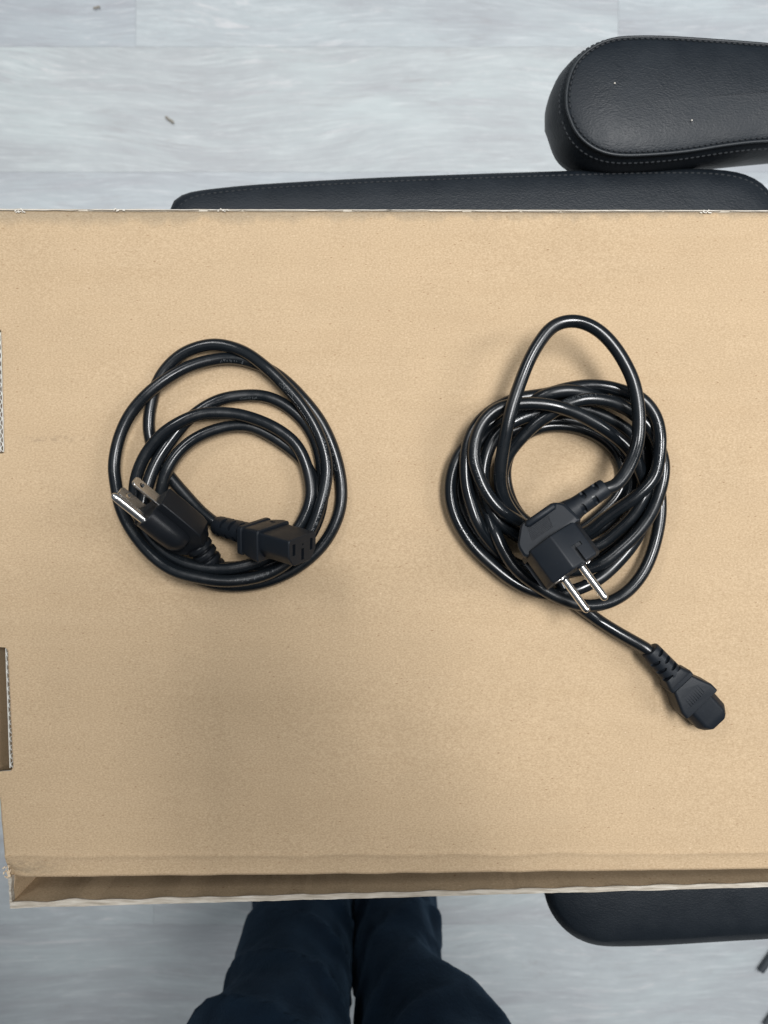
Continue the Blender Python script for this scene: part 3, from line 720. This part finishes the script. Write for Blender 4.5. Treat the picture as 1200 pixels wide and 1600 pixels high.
Mc = frame([(.823, -.194, .534), (.567, .214, -.796)], P(473, 859, TOP + .0445)) @ Matrix.Scale(1.07, 4)
cplug, c_exit = c13('appliance_connector', left, Mc, 20.5, 12.5, False, 26, .86, 'black three-slot connector lying on the lower right of the left coil, its face tipped up', M_matte)
c_in = Mc @ Vector((-48, 0, 0))
def px_of(p):
    d = CAMZ - p.z; return (600 + p.x / d * 1200, 800 - p.y / d * 1200)
ce = px_of(c_exit); ne = px_of(n_exit)
print('c13 exit', [round(v) for v in ce], round((c_exit.z - TOP) * 1000, 1), 'nema exit', [round(v) for v in ne], round((n_exit.z - TOP) * 1000, 1))
ctrlL = [(*ce, 3, (c_exit.z - TOP) * 1000), (318, 803, 3, 6), (300.5, 785, 1), (270, 750, 1), (246, 717, 1), (234, 682, 1), (233, 650, 1), (242, 608, 2), (258.5, 577, 3), (290, 550, 4, 5), (335, 538, 5, 8), (380, 549, 6, 8),
    (417, 575, 6), (441, 598, 6), (467, 627, 6), (490, 662, 6), (504, 694, 6), (511, 727, 6), (509, 757, 6), (502, 785, 6), (492, 815, 6), (475, 848, 5), (450, 878, 5), (420, 896, 5), (388, 905, 5), (350, 908, 5), (312, 903, 5), (272, 892, 5), (238, 868, 5), (208, 832, 5), (189, 794, 5), (180, 750, 5), (178.5, 722, 5), (187, 682, 5), (206, 643, 5), (241, 606, 5), (290, 575, 4), (339, 561, 3), (374, 561, 3), (412, 573, 3),
    (441, 591, 3), (471, 620, 3), (500, 657, 3), (520, 699, 3), (532, 745, 3), (533, 787, 3), (521, 825, 3), (497, 860, 3), (458, 891, 3), (416, 909, 3), (374, 916, 3), (332, 912, 2), (292, 897, .5), (258, 872, .5), (236, 845, .5), (220, 815, 1), (211, 783, 4), (211, 755, 6), (219, 727, 6), (234, 700, 6), (256, 676, 6), (284, 658, 6), (312.5, 647, 6), (338, 645, 6), (375, 648, 6), (417, 662, 6), (450, 682, 6), (469, 704, 6), (482, 738, 6), (486, 772, 6),
    (478, 802, 5.5), (462, 830, 5), (440, 855, 4.5), (415, 873, 4.2), (388, 883, 4), (356, 889, 4), (320, 888, 4), (280, 876, 4), (250, 857, 4), (229, 835, 4), (221, 806, 4), (226, 775, 4), (235, 744, 4), (248, 716, 4), (267, 688, 4), (290, 660, 3.5), (315, 639, 3.5), (345, 624, 3.5), (380, 618, 3.5), (413, 619, 3), (443, 631, 2), (472, 655, 2), (489, 680, 2), (499, 708, 1), (504, 740, 1), (505, 770, 1), (499, 805, 1), (484, 838, 1), (458, 868, 1), (425, 888, 1), (385, 896, 1), (340, 898, 1), (300, 889, 1), (268, 868, 1), (250, 840, 1), (245, 805, 1),
    (251, 772, 3), (256, 749, 3), (265, 727, 3), (280, 706, 3), (302, 687, 3), (332, 673, 3), (366, 665, 3), (394, 667, 2), (420, 679, 2), (448, 697, 2), (472, 718, 2), (488, 745, 2), (495, 775, 2), (492, 805, 1.5), (478, 838, 1.5), (452, 866, 1.5), (420, 882, 1.5), (392, 885, 1.5, 4), (*ne, 2, (n_exit.z - TOP) * 1000)]
CL = lay(ctrlL, [c_in, Mc @ Vector((-56, 0, 0))], [Mb @ Vector((-14, 0, 0)), n_in], LOG)
FL = fine(CL); cabL = tube('cable', FL, RC, M_pvc, left)
emboss_text(FL, 515, 690, '(UL)  0  LTD', math.pi / 2 - .35, .0036, cabL, 1, 1.15)
emboss_marks(FL, 498, 676, 34, math.pi / 2 + .38, cabL, 1); emboss_marks(FL, 510, 742, 26, math.pi / 2 + .38, cabL, 2); emboss_marks(FL, 436, 888, 20, math.pi / 2, cabL, 3); emboss_marks(FL, 350, 563, 12, math.pi / 2 - .6, cabL, 4)
emboss_marks(FL, 380, 620, 8, math.pi / 2 - .6, cabL, 5); emboss_marks(FL, 445, 600, 10, math.pi / 2 - .2, cabL, 6)

# ------------------------------------------------------------------ right cord
RC = .0038
right = thing('power_cord', P(870, 770, TOP), 'thicker coiled black power cord on the right with a round two-pin angled plug', 'power cord', 'coiled power cords on the box')
Ms = frame([(.543, -.802, .247), (.811, .578, .094)], P(894, 894, TOP + .049))
# front block: faceted round section, flatter at the top
def sec(x, s, top=1.0, cut=0):
    R = 19.3 * s
    pts = [(-R * .30, -R * .93), (R * .45, -R * .90), (R * .92, -R * .45), (R * 1.0, R * .10), (R * .84, R * .60 * top), (R * .05, R * .93 * top), (-R * .66, R * .70 * top), (-R * .99, R * .10), (-R * .90, -R * .50)]
    return ring_x(x, rpoly(pts, [2, 2, 2, 2, .7, .8, .8, 2, 2], 3))
bm = bmesh.new(); loft(bm, [sec(0, .955), sec(-.8, .99), sec(-1.6, 1.0), sec(-20.5, 1.0), sec(-21.5, .985), sec(-22, .95)], M=Ms)
splug = from_bm('wall_plug', bm, M_matte, right, True, 26); tag(splug, 'black angled plug with two round pins lying on the lower part of the right coil')
for c_, d_ in (((-3.5, 8.0, 14.6), (15.03, 2.2, 7.01)), ((-9.8, 10.2, 14.2), (2.2, 5.0, 5)), ((-8, -18.2, 3.6), (21, 2.6, 5.5)), ((0, 9.5, -8.5), (3, 7.5, 2.4)), ((0, -8.8, 6.6), (3, 7.0, 2.2))):
    cb = bmesh.new(); box(cb, c_, d_, Ms); bool_cut(splug, cb)
# rear housing
def hous(z, s, cut=0):
    pts = [(-20, -17.5), (-28, -17.0), (-37.5, -8), (-37.5, 13.5), (-33.5, 18.5), (-22, 20.5), (-20, 20.5)]
    cx, cy = -28, 1
    return ring_z(z, rpoly([(cx + (a - cx) * s, cy + (b - cy) * s) for a, b in pts], 2.2, 3))
bm = bmesh.new(); loft(bm, [hous(-12, .86), hous(-9, .97), hous(-3, 1.0), hous(8.5, 1.0), hous(10.6, .97), hous(11.4, .90)], M=Ms)
hs = from_bm('rear_housing', bm, M_matte, splug, True, 26)
cb = bmesh.new()
for k in range(10): box(cb, (-26 - .95 * k * .9, -1.5 + k * .25, 11.5), (.46, 14, 1.5), Ms)
bool_cut(hs, cb)
bm = bmesh.new(); loft(bm, [[(-35.0 + r * math.cos(q), y, 11.2 + r * .9 * math.sin(q)) for q in np.linspace(0, 6.283, 16, endpoint=False)] for y, r in ((-6.4, .4), (-5.6, 1.4), (-4.6, 2.1), (12.4, 2.1), (13.4, 1.4), (14.2, .4))], M=Ms)
from_bm('finger_grip', bm, M_matte, splug)
for (a, c) in ((-5.5, -8.0), (5.5, 8.0)):
    bm = bmesh.new(); loft(bm, [[(x, a + r * math.cos(q), c + r * math.sin(q)) for q in np.linspace(0, 6.283, 22, endpoint=False)] for x, r in ((-1, 2.25), (20.0, 2.2), (21.6, 2.0), (22.5, 1.45), (22.9, .8), (23.0, .15))], M=Ms)
    from_bm('pin', bm, M_nickel, splug, True, 50)
    bm = bmesh.new(); loft(bm, [[(x, a + r * math.cos(q), c + r * math.sin(q)) for q in np.linspace(0, 6.283, 22, endpoint=False)] for x, r in ((-.5, 3.4), (.7, 3.3), (1.1, 2.8))], M=Ms)
    from_bm('pin_collar', bm, M_matte, splug, True, 50)
for (y, z, r) in ((9.5, -8.5, 0), (-8.8, 6.6, .2)):
    bm = bmesh.new(); box(bm, (-.5, y, z), (1.6, 5.6, .8), Ms, .2); box(bm, (.3, y + 1.5, z), (.9, 1.8, 1.0), Ms, .3); from_bm('earth_contact', bm, mat_nickel() if False else M_nickel, splug)
Mr = Ms @ Matrix.Translation((-28.5, 19.5, 0)) @ Matrix.Rotation(math.pi / 2 , 4, 'Z') @ Matrix.Rotation(math.pi / 2 * 0, 4, 'X')
bm = bmesh.new(); loft(bm, [ring_x(x, circ(r, 24, rz=r * .95)) for x, r in ((-3, 8.0), (0, 7.4), (3.5, 6.4), (5, 6.2))], M=Mr); from_bm('neck', bm, M_matte, splug)
relief(3.5, 24, 6.2, 5.4, Mr, splug, M_matte, 2)
s_exit = Mr @ Vector((23, 0, 0)); s_in = Mr @ Vector((12, 0, 0)); se = px_of(s_exit)

Mq = frame([(.68, -.725, -.10), (.725, .68, .0)], P(1115, 1125, TOP + .0090))
eplug, e_exit = c13('appliance_connector', right, Mq, 17, 17.0, True, 22, .60, 'black connector lying face down on bare cardboard at the free end of the right cord', M_matte)
e_in = Mq @ Vector((-50, 0, 0)); ee = px_of(e_exit)
print('schuko exit', [round(v) for v in se], round((s_exit.z - TOP) * 1000, 1), 'c13 exit', [round(v) for v in ee], round((e_exit.z - TOP) * 1000, 1))
ctrlR = [(*se, 9, (s_exit.z - TOP) * 1000), (958, 762, 9, 46), (975, 743, 9, 44), (988.5, 717, 9, 42), (996, 692, 9, 40), (998.5, 666, 9, 40), (997.5, 636, 9, 40), (992, 605, 9, 40), (983, 580, 9, 40), (964, 547, 9, 40), (940, 520, 9, 40), (914, 505, 9, 39), (889, 501.5, 9, 38), (864, 510, 9, 37), (844, 533, 9, 36), (826, 565, 9, 37), (810, 606, 9, 38), (797, 647, 9, 38), (789, 685, 9, 36), (783, 723, 9, 31), (781, 750, 8.5, 25), (784, 768, 7, 19), (790, 785, 6), (802, 803, 5), (817, 820, 4),
    (845, 838, 1), (880, 842, 2), (918, 831, 8), (937, 816, 8, 14), (960, 799, 8, 20), (984, 783, 8, 24), (1003, 768, 8, 26), (1020, 750, 8, 26), (1028, 728, 8, 26), (1031, 700, 8, 26), (1031, 678, 8, 24), (1025, 652, 8, 22), (1012, 632, 8, 20), (998, 620, 7), (977, 612, 6), (950, 604.5, 5.5), (922, 602, 5), (899, 604.5, 5), (877, 609, 4.5), (858, 615, 4), (838, 618, 4), (812, 622, 4), (786, 631, 4), (762, 646, 4), (746, 662, 4), (735, 681, 5), (729, 703, 5), (727, 730, 5), (729, 760, 5), (736, 787, 5), (744, 811, 5), (756, 833, 5), (769, 850, 4), (783, 866, 3),
    (815, 885, 1), (860, 893, 1), (905, 891, 4), (930, 885, 6), (949, 875, 6), (967, 860, 6), (987, 842, 6), (1003, 824, 6), (1017, 803, 6), (1027, 780, 6), (1035, 752, 6), (1037, 725, 6), (1030, 698, 5), (1018, 672, 5), (1003, 655, 5), (980, 640, 4.5), (950, 626, 4.5), (925, 617, 5.2), (900, 611, 5.4), (877, 611, 5.4), (852, 617, 5.2), (826, 630, 4), (800, 648, 3), (775, 666, 3), (756, 683, 2), (742, 704, 2), (737, 730, 2), (741, 756, 2), (752, 778, 2), (761, 800, 3), (768, 819, 4.5), (776, 837, 6), (787, 860, 7), (802, 884, 7), (818, 899.6, 7), (841, 916, 7), (865, 930, 7), (889, 940.5, 7), (912, 946, 7), (934, 945.5, 7), (960, 937.5, 6), (984, 921, 6), (1003.5, 897, 6), (1017, 869, 6), (1026, 838, 6), (1031, 810, 5), (1032, 785, 4), (1030, 760, 2), (1026, 730, 1.5), (1018, 690, 2), (1004, 662, 3), (985, 643, 6.2), (965, 631, 6.2), (943, 625, 6.2), (917, 623.5, 6.2), (895, 628.5, 6.2), (877, 636, 6.2), (857, 649, 6.2), (838, 662, 6.2), (822, 677, 6.2), (808, 692, 6), (795, 709, 6), (787, 728, 4), (784, 750, 3), (790, 772, 3), (802, 795, 2), (822, 815, 1), (855, 832, 1), (892, 834, 2),
    (918, 820, 2), (945, 797, 2), (965, 775, 2), (974, 750, 2), (972, 728, 2), (962, 706, 1), (947, 690, 1), (928, 678, 1), (904, 669, 1), (877, 665, 1), (849, 667, 1), (825, 676, 1), (806, 692, 1), (793, 715, 1), (789, 742, 1), (794, 770, 1), (806, 797, 1), (828, 822, .5), (862, 842, .5), (900, 843, .8), (930, 830, 2), (958, 808, 2), (979, 782, 2), (987, 752, 2), (979, 722, 2), (966, 699, 2), (951, 683, 2), (935, 672, 2), (913, 663, 2), (886, 657, 2), (858, 658, 2), (830, 664, 2), (800, 673, 2), (768, 687, 2), (745, 705, 2), (726, 728, 2), (716, 750, 2.5), (717, 776, 2.5), (724, 799, 2.5), (734, 819, 2.5), (747, 838, 2.5), (764, 858, 2.5), (786, 876, 2), (820, 893, 1), (865, 898, 1), (905, 890, 1), (940, 873, 1), (964, 854, 1), (986, 829, 2), (1001, 800, 2), (1008, 770, 2), (1008, 738, 2), (1003, 703, 3), (988, 678, 5), (965, 661, 5), (943, 649.5, 5), (917, 640, 5), (890, 636, 4), (860, 640, 4), (830, 648, 4), (800, 661, 4), (777, 678, 4), (763, 703, 4), (756, 730, 4), (756, 757, 4), (760, 780, 4), (769, 801, 4), (784, 820, 4), (803, 834, 4), (822, 845, 3),
    (855, 858, 1), (895, 862, 2), (936, 852, 5), (966, 828, 5), (990, 804, 5), (1006, 777, 5), (1020, 750, 4), (1030, 720, 3), (1027, 690, 3), (1012, 660, 3), (990, 638, 3), (955, 622, 3), (920, 615, 3), (885, 616, 3), (850, 623, 2), (815, 636, 2), (780, 652, 2), (752, 670, 3), (733, 690, 3), (716, 713, 3), (706, 740, 3), (703, 767, 3), (706, 790, 3), (714, 813, 3), (725, 833, 3), (738, 852, 3), (754, 869, 3), (772, 885, 3), (789, 899, 3), (810, 913, 3), (832, 923, 3), (857, 929, 3), (884, 926, 3), (912, 917, 4), (937, 904, 4), (958, 886, 3), (980, 862, 3), (998, 835, 3), (1008, 805, 3), (1010, 775, 3), (1004, 745, 4), (992, 715, 5), (978, 697, 7), (964, 684, 7), (946, 671, 7), (922, 656.5, 7), (895, 643, 7), (867.5, 634.5, 7), (843, 631, 7), (817, 630.5, 7), (786, 635, 7), (768, 645, 7), (755, 659, 7), (746, 676, 7), (741, 697, 7), (740.5, 718, 7), (746, 737, 7), (755, 760, 7), (768, 781, 7), (784, 798, 7), (803, 811, 6), (822, 822, 5), (845, 845, 2), (862, 880, 2), (880, 918, 3), (898, 941, 3), (922, 960, 1, 5), (960, 985, 2, 8), (*ee, 2, (e_exit.z - TOP) * 1000)]
CR = lay(ctrlR, [s_in, Mr @ Vector((17, 0, 0))], [Mq @ Vector((-52, 0, 0)), e_in], LOG, .0040, .85)
FR = fine(CR); cabR = tube('cable', FR, RC, M_pvc, right)
for i, (a, b, n, ang) in enumerate(((925, 645, 34, 1.5), (748, 690, 26, 1.4), (1032, 740, 22, 1.7), (722, 822, 14, 1.6), (758, 735, 12, 1.2), (815, 652, 10, 1.4), (930, 628, 16, 1.0))): emboss_marks(FR, a, b, n, ang, cabR, 20 + i)

# ------------------------------------------------------------------ person (trouser legs in view, the rest stands above the frame)
person = thing('person', (-.03, -.52, 0), 'person in dark navy trousers standing at the near side of the cardboard box', 'person')
def leg_rings(tab, seed):
    rings = []; zs = [t[0] for t in tab]
    for z in np.concatenate([np.arange(.015, .62, .007), np.arange(.62, .93, .02)]):
        xl = np.interp(z, zs, [t[1] for t in tab]); xr = np.interp(z, zs, [t[2] for t in tab]); yc = np.interp(z, zs, [t[3] for t in tab]); ry = np.interp(z, zs, [t[4] for t in tab])
        cx = (xl + xr) / 2; rx = (xr - xl) / 2; r = []
        for q in np.linspace(0, 2 * math.pi, 64, endpoint=False):
            v = Vector((math.cos(q) * 1.4, math.sin(q) * 1.4 + z * 2, z * 9 + seed))
            fd = math.sin(z * 38 + 1.9 * math.cos(q * 1.0 + seed * 2) + 2.2 * noise.noise(Vector((q * .5, z * 3, seed * 3)))); wr = .0038 * (1 - abs(fd)) ** 2 * (1 + noise.noise(v * .7)) * 1.5 - .002 + .0045 * noise.noise(v) + .0035 * math.sin(z * 62 + 2.4 * math.sin(q + seed) + 3 * noise.noise(v * .6)) * (.35 + noise.noise(Vector((q, z * 4, seed)))) + .0012 * noise.noise(v * 5)
            ex = .85
            c, s = math.cos(q), math.sin(q); c = math.copysign(abs(c) ** ex, c); s = math.copysign(abs(s) ** ex, s)
            r.append((cx + (rx + wr) * c, yc + (ry + wr * 1.6) * s, z))
        rings.append(r)
    return rings
LT = [(0, -.165, -.050, -.50, .085), (.08, -.160, -.044, -.50, .075), (.20, -.160, -.037, -.50, .066), (.32, -.1615, -.035, -.50, .066), (.377, -.163, -.034, -.50, .068), (.45, -.1635, -.033, -.50, .070), (.485, -.158, -.032, -.50, .071), (.50, -.160, -.032, -.50, .071), (.521, -.1715, -.030, -.50, .073), (.5475, -.178, -.028, -.50, .075), (.60, -.186, -.028, -.505, .078), (.70, -.195, -.033, -.52, .085), (.93, -.19, -.02, -.53, .10)]
RT = [(0, -.040, .070, -.50, .085), (.08, -.038, .064, -.50, .075), (.20, -.037, .064, -.50, .066), (.32, -.036, .0645, -.50, .066), (.38, -.032, .062, -.50, .068), (.427, -.030, .060, -.50, .070), (.455, -.028, .070, -.50, .071), (.482, -.026, .088, -.50, .072), (.50, -.025, .104, -.50, .073), (.512, -.024, .110, -.50, .073), (.5475, -.020, .128, -.50, .075), (.60, -.018, .138, -.505, .078), (.70, -.018, .14, -.52, .085), (.93, -.04, .13, -.53, .10)]
bm = bmesh.new(); loft(bm, leg_rings(LT, 1.7)); loft(bm, leg_rings(RT, 6.2))
loft(bm, [[(-.03 + rx * math.cos(q), -.53 + ry * math.sin(q), z) for q in np.linspace(0, 6.283, 48, endpoint=False)] for z, rx, ry in ((.80, .10, .085), (.84, .16, .10), (.92, .175, .11), (1.00, .165, .105), (1.02, .16, .10))])
from_bm('trousers', bm, M_trousers, person, True, 80)
M_skin = NT('skin', .5, (.55, .33, .24)).m; M_top = mat_cloth('dark_grey_jumper', (.03, .032, .038), (.045, .048, .055)); M_shoe = NT('black_shoe_leather', .45, (.02, .02, .02)).m
def skin_body(name, chains, mat, sub=2):
    me = bpy.data.meshes.new(name); V, E, Rr = [], [], []; key = {}
    for ch in chains:
        prev = None
        for (x, y, z, r) in ch:
            k = (round(x, 4), round(y, 4), round(z, 4))
            if k not in key: key[k] = len(V); V.append((x, y, z)); Rr.append(r)
            if prev is not None and prev != key[k]: E.append((prev, key[k]))
            prev = key[k]
    me.from_pydata(V, E, []); o = bpy.data.objects.new(name, me); COL.objects.link(o)
    m = o.modifiers.new('skin', 'SKIN'); m.use_smooth_shade = True
    for i, r in enumerate(Rr): me.skin_vertices[0].data[i].radius = (r, r); me.skin_vertices[0].data[i].use_root = (i == 0)
    s = o.modifiers.new('sub', 'SUBSURF'); s.levels = s.render_levels = sub
    bpy.context.view_layer.update(); nm = bpy.data.meshes.new_from_object(o.evaluated_get(bpy.context.evaluated_depsgraph_get())); bpy.data.objects.remove(o); bpy.data.meshes.remove(me)
    return link_mesh(name, nm, mat, person, True, 80)
cx = -.03
def hand(sx):
    hx = cx + .03 + sx * .062
    out = []
    wr = (cx + .03 + sx * .105, -.115, 1.250, .028); palm = (hx + sx * .026, -.055, 1.262, .034)
    out.append([(cx + sx * .27, -.44, 1.13, .040), (cx + .01 + sx * .2, -.28, 1.18, .034), wr, palm])
    for k, (dy, ln) in enumerate(((.030, .05), (.010, .055), (-.010, .052), (-.028, .042))):
        b = (hx + sx * .016, -.035 + dy, 1.254, .0085); out.append([palm, b, (hx - sx * .002, -.030 + dy, 1.262, .0078), (hx - sx * ln * .45, -.028 + dy, 1.259, .0068)])
    out.append([palm, (hx + sx * .012, -.072, 1.244, .010), (hx - sx * .004, -.058, 1.243, .008)])
    return out
chains = [[(cx, -.53, .95, .12), (cx, -.54, 1.15, .115), (cx, -.53, 1.33, .12), (cx, -.50, 1.41, .07), (cx, -.47, 1.47, .055), (cx, -.44, 1.53, .075), (cx, -.425, 1.60, .088), (cx, -.43, 1.665, .07)]]
for sx in (-1, 1):
    chains.append([(cx, -.53, 1.33, .12), (cx + sx * .17, -.52, 1.36, .062), (cx + sx * .25, -.50, 1.25, .048), (cx + sx * .27, -.44, 1.13, .040)]); chains += hand(sx)
skin_body('body', chains, M_skin)
ch = [[(cx, -.53, .94, .145), (cx, -.54, 1.15, .14), (cx, -.53, 1.33, .14), (cx, -.50, 1.405, .08)]]
for sx in (-1, 1): ch.append([(cx, -.53, 1.33, .14), (cx + sx * .17, -.52, 1.36, .078), (cx + sx * .25, -.50, 1.25, .064), (cx + sx * .27, -.44, 1.13, .055), (cx + .01 + sx * .2, -.28, 1.19, .052), (cx + .03 + sx * .115, -.135, 1.250, .040)])
skin_body('jumper', ch, M_top)
bm = bmesh.new(); loft(bm, [[(cx + r * .9 * math.cos(q), -.45 - .02 * (1 if r < .05 else 0) + r * math.sin(q), z) for q in np.linspace(0, 6.283, 30, endpoint=False)] for z, r in ((1.57, .092), (1.62, .105), (1.67, .102), (1.71, .08), (1.735, .045), (1.74, .01))]); from_bm('hair', bm, NT('dark_hair', .6, (.02, .014, .01)).m, person)
for x in (-.115, .02):
    bm = bmesh.new(); loft(bm, [[(x + w_ * math.cos(q), y, max(.004, .004 + h_ * (1 + math.sin(q)) / 1.0)) for q in np.linspace(0, 6.283, 20, endpoint=False)] for y, w_, h_ in ((-.60, .025, .03), (-.58, .036, .045), (-.50, .040, .045), (-.42, .045, .034), (-.35, .044, .024), (-.325, .025, .014))])
    from_bm('shoe', bm, M_shoe, person)
phone = thing('mobile_phone', (0, -.03, 1.236), 'dark mobile phone held flat in both hands above the box', 'phone')
bm = bmesh.new()
pp = rpoly([(-.022, -.13), (.052, -.13), (.052, .018), (-.022, .018)], .010, 5)
loft(bm, [ring_z(1.2365, [(a * 1, b * 1) for a, b in pp]), ring_z(1.2375, pp), ring_z(1.2435, pp), ring_z(1.2445, pp)]); from_bm('phone_body', bm, NT('dark_glass', .2, (.02, .02, .024)).m, phone)

# ------------------------------------------------------------------ small things
def crumb(px, py, ln, ang, label, cat, name, mat, r=.0022):
    p = P(px, py, .004); bm = bmesh.new()
    M = Matrix.Translation(p) @ Matrix.Rotation(ang, 4, 'Z')
    loft(bm, [[(x * ln, r * k * math.cos(q) + .0015 * math.sin(x * 5), r * k * .8 * math.sin(q)) for q in np.linspace(0, 6.283, 10, endpoint=False)] for x, k in ((-.5, .3), (-.42, .9), (-.1, .75), (.2, 1), (.45, .8), (.5, .3))], M=M)
    tag(from_bm(name, bm, mat, None), label, cat)
M_crumb = NT('grey_brown_crumb', .8, (.33, .30, .25)).m
crumb(265, 187, .017, -.85, 'small curled grey-brown scrap on the pale floor beyond the left of the box', 'scrap', 'floor_scrap', M_crumb)
crumb(151, 11.5, .011, -.1, 'tiny grey-brown crumb on the floor by the upper left edge of view', 'crumb', 'floor_crumb', M_crumb, .0018)
bm = bmesh.new(); a, b = P(1188, 1518, .006), P(1260, 1418, .006); d = (b - a)
M = Matrix.Translation(a) @ d.to_track_quat('X', 'Z').to_matrix().to_4x4()
loft(bm, [ring_x(x * d.length, circ(r, 14)) for x, r in ((0, .0035), (.01, .0052), (.3, .0055), (1, .0055))], M=M)
tag(from_bm('floor_rod', bm, NT('dark_grey_rubber', .6, (.05, .06, .07)).m, None), 'end of a thin dark grey rod lying on the floor at the right edge', 'rod')
bm = bmesh.new(); a, b = P(1196, 1602, .006), P(1235, 1545, .006); d = (b - a)
M = Matrix.Translation(a) @ d.to_track_quat('X', 'Z').to_matrix().to_4x4()
loft(bm, [ring_x(x * d.length, circ(r, 14)) for x, r in ((0, .0035), (.01, .0045), (1, .0045))], M=M)
tag(from_bm('floor_rod', bm, NT('dark_grey_rubber', .6, (.09, .10, .11)).m, None), 'grey tip of a second rod just entering the lower right corner', 'rod')
for (px, py, lab) in ((960.5, 130, 'tiny pale lint speck on the far armrest, nearer its rounded end'), (1081, 188, 'tiny pale lint speck on the far armrest, nearer its stitched lower edge')):
    p = P(px, py, ZA + .0072); bm = bmesh.new(); bmesh.ops.create_icosphere(bm, subdivisions=1, radius=.0007, matrix=Matrix.Translation(p)); tag(from_bm('lint_speck', bm, M_fray, None), lab, 'lint')
